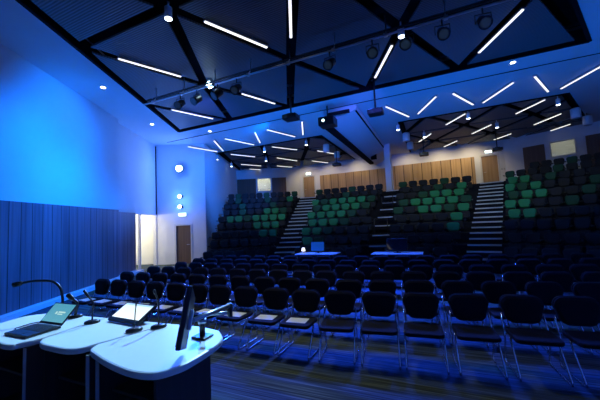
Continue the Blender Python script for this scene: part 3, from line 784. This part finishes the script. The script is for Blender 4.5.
regions = [(range(0, 7), 'in the dark triangular ceiling over the loose chairs', 'front'),
           (range(7, 19), 'on the plain blue ceiling band', 'band'),
           (range(19, 27), 'in the dark rear ceiling left of the bulkhead', 'rear left'),
           (range(27, 35), 'in the dark rear ceiling right of the bulkhead', 'rear right')]
for rg, txt, g in regions:
    order = sorted(rg, key=lambda i: cam_xy(((STR[i][0][0] + STR[i][1][0]) / 2, (STR[i][0][1] + STR[i][1][1]) / 2, 6.3))[0])
    for rank, i in enumerate(order):
        (x0, y0), (x1, y1) = STR[i]; d = V((x1 - x0, y1 - y0, 0)); L = d.length; zs = 5.86 if i == 7 else CH - .066
        t = thing('strip_light', f'white strip light {txt}, {ORD[rank + 1]} from the left', 'ceiling light', ((x0 + x1) / 2, (y0 + y1) / 2, zs), math.atan2(d.y, d.x), 'ceiling strip lights, ' + g)
        MB().box((0, 0, .03), (L + .04, .075, .06), bev=.004).build('housing', M['alu'], t)
        MB().box((0, 0, -.008), (L, .058, .022), bev=.004).build('diffuser', M['strip'], t)
        if i == 7:
            for sx in (-.6, .6): MB().tube([(sx, 0, .05), (sx, 0, CH - zs)], .006, 6).build('hanger', M['alu'], t)

# downlights in the plain ceiling
for (x, y), w in zip([(-9.16, 5.86), (-10.79, 8.99), (-9.42, 11.05), (2.48, 10.67)],
                     ['over the blue wall beside the first dark triangle', 'near the corner above the lit side opening', 'behind the far corner of the front dark recess', 'behind the dark recess above the right-hand chairs']):
    t = thing('downlight', f'small round white downlight {w}', 'ceiling light', (x, y, CH), 0, 'round ceiling downlights')
    MB().tube([(0, 0, 0), (0, 0, -.015)], [.095, .09], 16).build('trim_ring', M['white'], t)
    MB().tube([(0, 0, -.012), (0, 0, -.022)], .07, 16).build('lens', M['lens'], t)

# white cylinder spotlights at the lattice nodes
SPOTS = [(-4.55, 4.2, 'by the black gap nearest the blue wall'), (-6.0, 7.1, 'at the wall end of the lighting bar'), (-.4, 7.1, 'in the middle of the lighting bar'),
         (-12.2, 14.9, 'at the rear recess corner by the blue wall'), (-12.9, 17.3, 'over the side-wall seat block'), (-8.75, 14.9, 'at the front edge of the left rear ceiling'),
         (-10.0, 17.2, 'in the middle of the left rear ceiling'), (-6.1, 14.9, 'left of the bulkhead'),
         (-1.3, 14.8, 'right of the bulkhead front'), (-.2, 17.0, 'over the middle seats right of the bulkhead'), (1.65, 14.8, 'at the front edge of the right rear ceiling'),
         (3.1, 17.2, 'in the middle of the right rear ceiling'), (4.8, 14.9, 'at the right front corner of the rear ceiling')]
proto = None
for i, (x, y, w) in enumerate(SPOTS):
    lb = f'white cylinder spotlight {w}'
    if proto is None:
        proto = t = thing('cylinder_spotlight', lb, 'spotlight', (x, y, CH + .02), 0, 'white cylinder spotlights')
        MB().tube([(0, 0, 0), (0, 0, -.12)], .02, 8).build('stem', M['white'], t)
        MB().tube([(0, 0, -.11), (0, 0, -.13), (0, 0, -.36)], [.05, .075, .075], 16).build('body', M['white'], t)
        MB().tube([(0, 0, -.355), (0, 0, -.368)], .068, 16).build('lens', M['lens'], t)
    else:
        q = dup(proto, (x, y, CH + .02), 0, lb)
        if i == 1:
            q.rotation_euler = (R(-28), R(-24), 0)
            for ch in q.children:
                if ch.name.startswith('lens'):
                    ch.data = ch.data.copy(); ch.data.materials[0] = M['lensblue']; ch.scale = (1.5, 1.5, 1)

# white pendant speakers
SPK = [(-1.06, 16.3, 'right of the bulkhead, nearer the stage'), (-1.02, 18.5, 'right of the bulkhead, nearer the back wall'), (-5.38, 16.1, 'left of the bulkhead, nearer the stage'), (-5.38, 18.2, 'left of the bulkhead, nearer the back wall'),
       (5.9, 16.6, 'over the right seat block, nearer the stage'), (6.9, 18.3, 'over the right seat block, nearer the back wall')]
proto = None
for x, y, w in SPK:
    lb = f'white pendant speaker {w}'
    if proto is None:
        proto = t = thing('pendant_speaker', lb, 'speaker', (x, y, CH + .02), 0, 'white pendant speakers')
        MB().tube([(0, 0, 0), (0, 0, -.2)], .015, 8).build('rod', M['blkpl'], t)
        MB().tube([(0, 0, -.16), (0, 0, -.2), (0, 0, -.58), (0, 0, -.6)], [.14, .18, .18, .165], 20).build('body', M['white'], t)
        MB().tube([(0, 0, -.598), (0, 0, -.606)], .15, 20).build('grille', M['edge'], t)
    else: dup(proto, (x, y, CH + .02), 0, lb)

# projectors on poles
PRJ = [(-4.05, 8.7, 'under the dark front ceiling left of the bulkhead', .0), (-1.5, 9.72, 'under the dark front ceiling right of the bulkhead', .0),
       (-5.28, 17.7, 'over the middle seats left of the bulkhead', .0), (-.3, 17.9, 'over the middle seats right of the bulkhead', .0), (3.35, 19.1, 'in front of the right back door', .0)]
proto = None
for x, y, w, rz in PRJ:
    lb = f'black projector on a ceiling pole {w}'
    if proto is None:
        proto = t = thing('projector', lb, 'projector', (x, y, CH + .02), rz, 'projectors on ceiling poles')
        MB().tube([(0, 0, 0), (0, 0, -.03)], .09, 14).build('ceiling_plate', M['blkpl'], t)
        MB().tube([(0, 0, -.02), (0, 0, -.98)], .028, 10).build('pole', M['blkpl'], t)
        MB().box((0, 0, -1.10), (.48, .40, .16), bev=.025).build('body', M['blkpl'], t)
        MB().tube([(-.1, -.19, -1.11), (-.1, -.24, -1.11)], .055, 14).build('lens', M['lensdim'], t)
        MB().box((0, 0, -1.0), (.22, .22, .04), bev=.005).build('bracket', M['blkpl'], t)
    else: dup(proto, (x, y, CH + .02), rz, lb)
t = thing('projector', 'large black projector with a lit lens at the front end of the bulkhead', 'projector', (-3.55, 11.0, CH - .006))
MB().tube([(0, 0, 0), (0, 0, -.5)], .03, 10).build('pole', M['blkpl'], t)
MB().box((0, 0, -.66), (.62, .55, .34), bev=.03).build('body', M['blkpl'], t)
MB().tube([(-.08, -.27, -.66), (-.08, -.33, -.66)], .075, 16).build('lens_barrel', M['blkpl'], t)
MB().tube([(-.08, -.328, -.66), (-.08, -.336, -.66)], .05, 16).build('lens', M['projlens'], t)
MB().box((.42, .05, -.35), (.9, .1, .12)).build('bracket', M['blkpl'], t)

# lighting bar and its lanterns
BY, BZ = 6.63, 5.92
t = thing('lighting_bar', 'long silver lighting bar slung under the dark front ceiling', 'lighting bar', (-3.1, BY, BZ))
MB().tube([(-5.2, 0, 0), (5.2, 0, 0)], .028, 10).build('bar', M['alu'], t)
MB().tube([(-5.2, .12, .16), (5.2, .12, .16)], .03, 10).build('cable_tray', M['blkpl'], t)
for i in range(9):
    x = -4.8 + 1.2 * i
    MB().tube([(x, 0, 0), (x, .12, .18), (x, .12, .55)], .014, 8).build('hanger', M['alu'], t)
    MB().box((x, 0, 0), (.08, .075, .075), bev=.01).build('clamp', M['alu'], t)
LAN = [-6.75, -6.1, -5.34, -4.69, -2.0, -1.0, -.28, .42, 1.14]
proto = None
for i, x in enumerate(LAN):
    lb = f'black stage lantern hanging from the lighting bar, {ORD[i + 1]} from the blue wall'
    if proto is None:
        proto = t = thing('stage_lantern', lb, 'stage light', (x, BY, BZ - .04), R(8), 'stage lanterns on the lighting bar')
        MB().tube([(0, 0, .03), (0, 0, -.10)], .018, 8).build('clamp', M['blkpl'], t)
        MB().tube([(-.14, 0, -.28), (-.14, 0, -.10), (.14, 0, -.10), (.14, 0, -.28)], .012, 6).build('yoke', M['blkpl'], t)
        ax = V((0, -cos(R(38)), -sin(R(38)))); c = V((0, 0, -.26))
        MB().tube([c - ax * .16, c - ax * .13, c + ax * .08, c + ax * .16], [.07, .10, .11, .125], 16).build('body', M['blkpl'], t)
        MB().tube([c + ax * .155, c + ax * .166], .09, 16).build('lens', M['lensdim'], t)
    else: dup(proto, (x, BY, BZ - .04), R(random.choice([-25, -10, 5, 15])), lb)

# wash lamps on the return wall
def on12(s, z, off): p = P1 + D12 * s + N12 * off; return V((p.x, p.y, z))
for z, r_, w in ((5.03, .17, 'topmost and largest of the three above the stage door'), (3.54, .085, 'middle one of the three above the stage door'), (3.0, .085, 'lowest of the three above the stage door')):
    p = on12(1.38, z, 0)
    t = thing('wall_spotlight', f'glaring round wall lamp, {w}', 'spotlight', tuple(p), math.atan2(N12.y, N12.x), 'round lamps above the stage door')
    MB().box((.03, 0, 0), (.06, .14, .14), bev=.01).build('wall_plate', M['blkpl'], t)
    MB().tube([(.05, 0, 0), (.14, 0, 0)], .03, 10).build('bracket', M['blkpl'], t)
    MB().tube([(.13, 0, 0), (.16, 0, 0), (.30, 0, 0)], [r_ * .7, r_, r_ * 1.05], 18).build('body', M['blkpl'], t)
    MB().tube([(.295, 0, 0), (.308, 0, 0)], r_ * .98, 20).build('lens', M['lensblue'], t)
def exit_sign(p, rz, label, w=.42):
    t = thing('exit_sign', label, 'sign', tuple(p), rz, 'lit signs over the doors')
    MB().box((0, -.03, .09), (w, .05, .19), bev=.008).build('housing', M['white'], t)
    MB().box((0, -.058, .09), (w - .03, .008, .16)).build('face', M['sign'], t)
exit_sign(on12(1.42, 2.50, .0), math.atan2(D12.y, D12.x), 'glowing white sign box over the stage door')
exit_sign((-9.05, 22.3, 5.66), 0, 'glowing pale sign box over the left back door')
exit_sign((3.42, 22.3, 5.72), 0, 'glowing pale sign box over the right back door')
for x, w in ((4.42 - .5, 'x'),):
    t = thing('wall_switch_plate', 'pair of small dark switches on the white wall beside the right back door', 'switch', (4.12, 22.29, 4.62))
    MB().box((-.06, 0, 0), (.07, .02, .1)).build('switch', M['edge'], t); MB().box((.07, 0, 0), (.07, .02, .1)).build('switch', M['edge'], t)

# floor outlet in the carpet in front of the chairs
t = thing('floor_outlet', 'rectangular metal-rimmed floor box in the carpet before the front row', 'floor outlet', (.62, 3.55, 0), R(4))
f = MB()
for (cx, cy, dx, dy) in ((0, .13, .42, .012), (0, -.13, .42, .012), (-.204, 0, .012, .26), (.204, 0, .012, .26)): f.box((cx, cy, .004), (dx, dy, .008))
f.build('rim', M['alu'], t); MB().box((0, 0, .002), (.396, .248, .004)).build('lid', M['carpet'], t)

# ------------------------------------------------------------------ light
BLUE = (.0, .165, 1.); CY = (.12, .45, 1.)
W = bpy.data.worlds.new('world'); SC.world = W; W.use_nodes = True
W.node_tree.nodes['Background'].inputs[0].default_value = (.01, .03, .1, 1); W.node_tree.nodes['Background'].inputs[1].default_value = .05
# blue washes on the side wall and ceiling: lanterns on the bar, and added unseen uplighters by the stage, the wall and behind the chairs
for x, aim, e, a in ((-6.75, (-10.2, 5.0, 4.8), 750, 80), (-6.1, (-11.8, 8.0, 3.6), 380, 85), (-5.34, (-9.4, 3.6, 1.6), 1700, 90), (-4.69, (-10.6, 6.0, .5), 2000, 70)):
    b = V((x, BY, BZ - .3)); lamp('SPOT', tuple(b + (V(aim) - b).normalized() * .45), e, BLUE, .08, aim, a, .9)
lamp('SPOT', (-6.0, 11.0, 6.2), 2600, BLUE, .08, (-13, 16.4, 4.), 60, .9)  # added blue spot without a fixture, brightens the rear side wall
for (x, y, z, aim, e, a) in ((-7.4, -.5, .3, (-8.9, 6.2, 6.4), 1800, 90), (-10.6, 8.6, .3, (-10.0, 9.8, 6.4), 600, 120), (-6.6, 9.7, .8, (-6.6, 11.6, 6.4), 560, 125), (-2.8, 9.6, .8, (-2.8, 12., 6.4), 420, 125), (1.0, 9.6, .8, (1.2, 12., 6.4), 420, 125), (3.2, 8.6, .8, (4.2, 11., 6.4), 300, 125)):  # unseen lamps, added to wash the ceiling from below
    lamp('SPOT', (x, y, z), e, BLUE, .15, aim, a, .9)
b = V((-.7, BY, BZ - .5)); lamp('SPOT', tuple(b + V((-.3, .3, -.1))), 900, (.08, .12, 1.), .08, (-3.1, 14.5, 6.0), 34, .8)  # added violet spot to tint the underside of the bulkhead
# wall lamps
for z, e in ((5.03, 120), (3.54, 45), (3.0, 45)):
    p = on12(1.38, z, .36); lamp('POINT', tuple(p), e, (.06, .20, 1.), .12)
# cool stage wash on the desks
lamp('SPOT', (-3.6, BY - .1, BZ - .3), 3700, (.24, .60, 1.), .1, (-2.5, 1.5, 1.1), 32, .6)
# blue down and back light over the loose chairs
lamp('SPOT', (-9.0, 10.0, 5.6), 4800, (.01, .10, 1.), .15, (-2.2, 6.0, .0), 75, .8)
for x, e in ((-6.6, 4400), (-4.2, 5800), (-1.9, 6200), (.4, 3800)):
    lamp('SPOT', (x, 10.5, 6.1), e, (.02, .09, 1.), .4, (x + .2, 7.3, 0), 60, .9)
lamp('SPOT', (-6.9, 7.7, 5.2), 160, (.04, .09, 1.), .06, (-7.5, 9.0, 6.4), 75, .9)  # added upward spot for the violet glow on the ceiling panels
# added soft white spots over the front rows, to whiten the papers
for x in (-4.4, -2.2): lamp('SPOT', (x, 6.2, 5.9), 240, (.95, 1, .88), .35, (x, 3.8, 0), 80, .8)
# warm rear lights
for x, e in ((-7.2, 35), (-5.0, 42), (-1.4, 45), (.6, 60), (2.4, 60), (-9.2, 42)):
    lamp('SPOT', (x, 20.9, 6.3), e * 1.8, (1, .80, .48), .1, (x, 22.3, 4.3), 125, .9)
for x in (-9.0, -6.2, -2.6, -1.0, 1.6, 3.6):  # added whitish spots ahead of the tiers, to light the seat faces
    lamp('SPOT', (x * .8, 10.7, 6.25), 125, (.92, 1., .75), .07, (x * 1.05, 17.0, 2.0), 72, .8)
# side room
p = WB + WD * 8.0 - WN * 1.2; lamp('POINT', (p.x - .4, p.y, 2.5), 120, (1., .93, .72), .2)

SC.view_settings.view_transform = 'Standard'; SC.view_settings.look = 'None'
SC.view_settings.exposure = 0.; SC.view_settings.gamma = 1.; SC.view_settings.use_curve_mapping = False
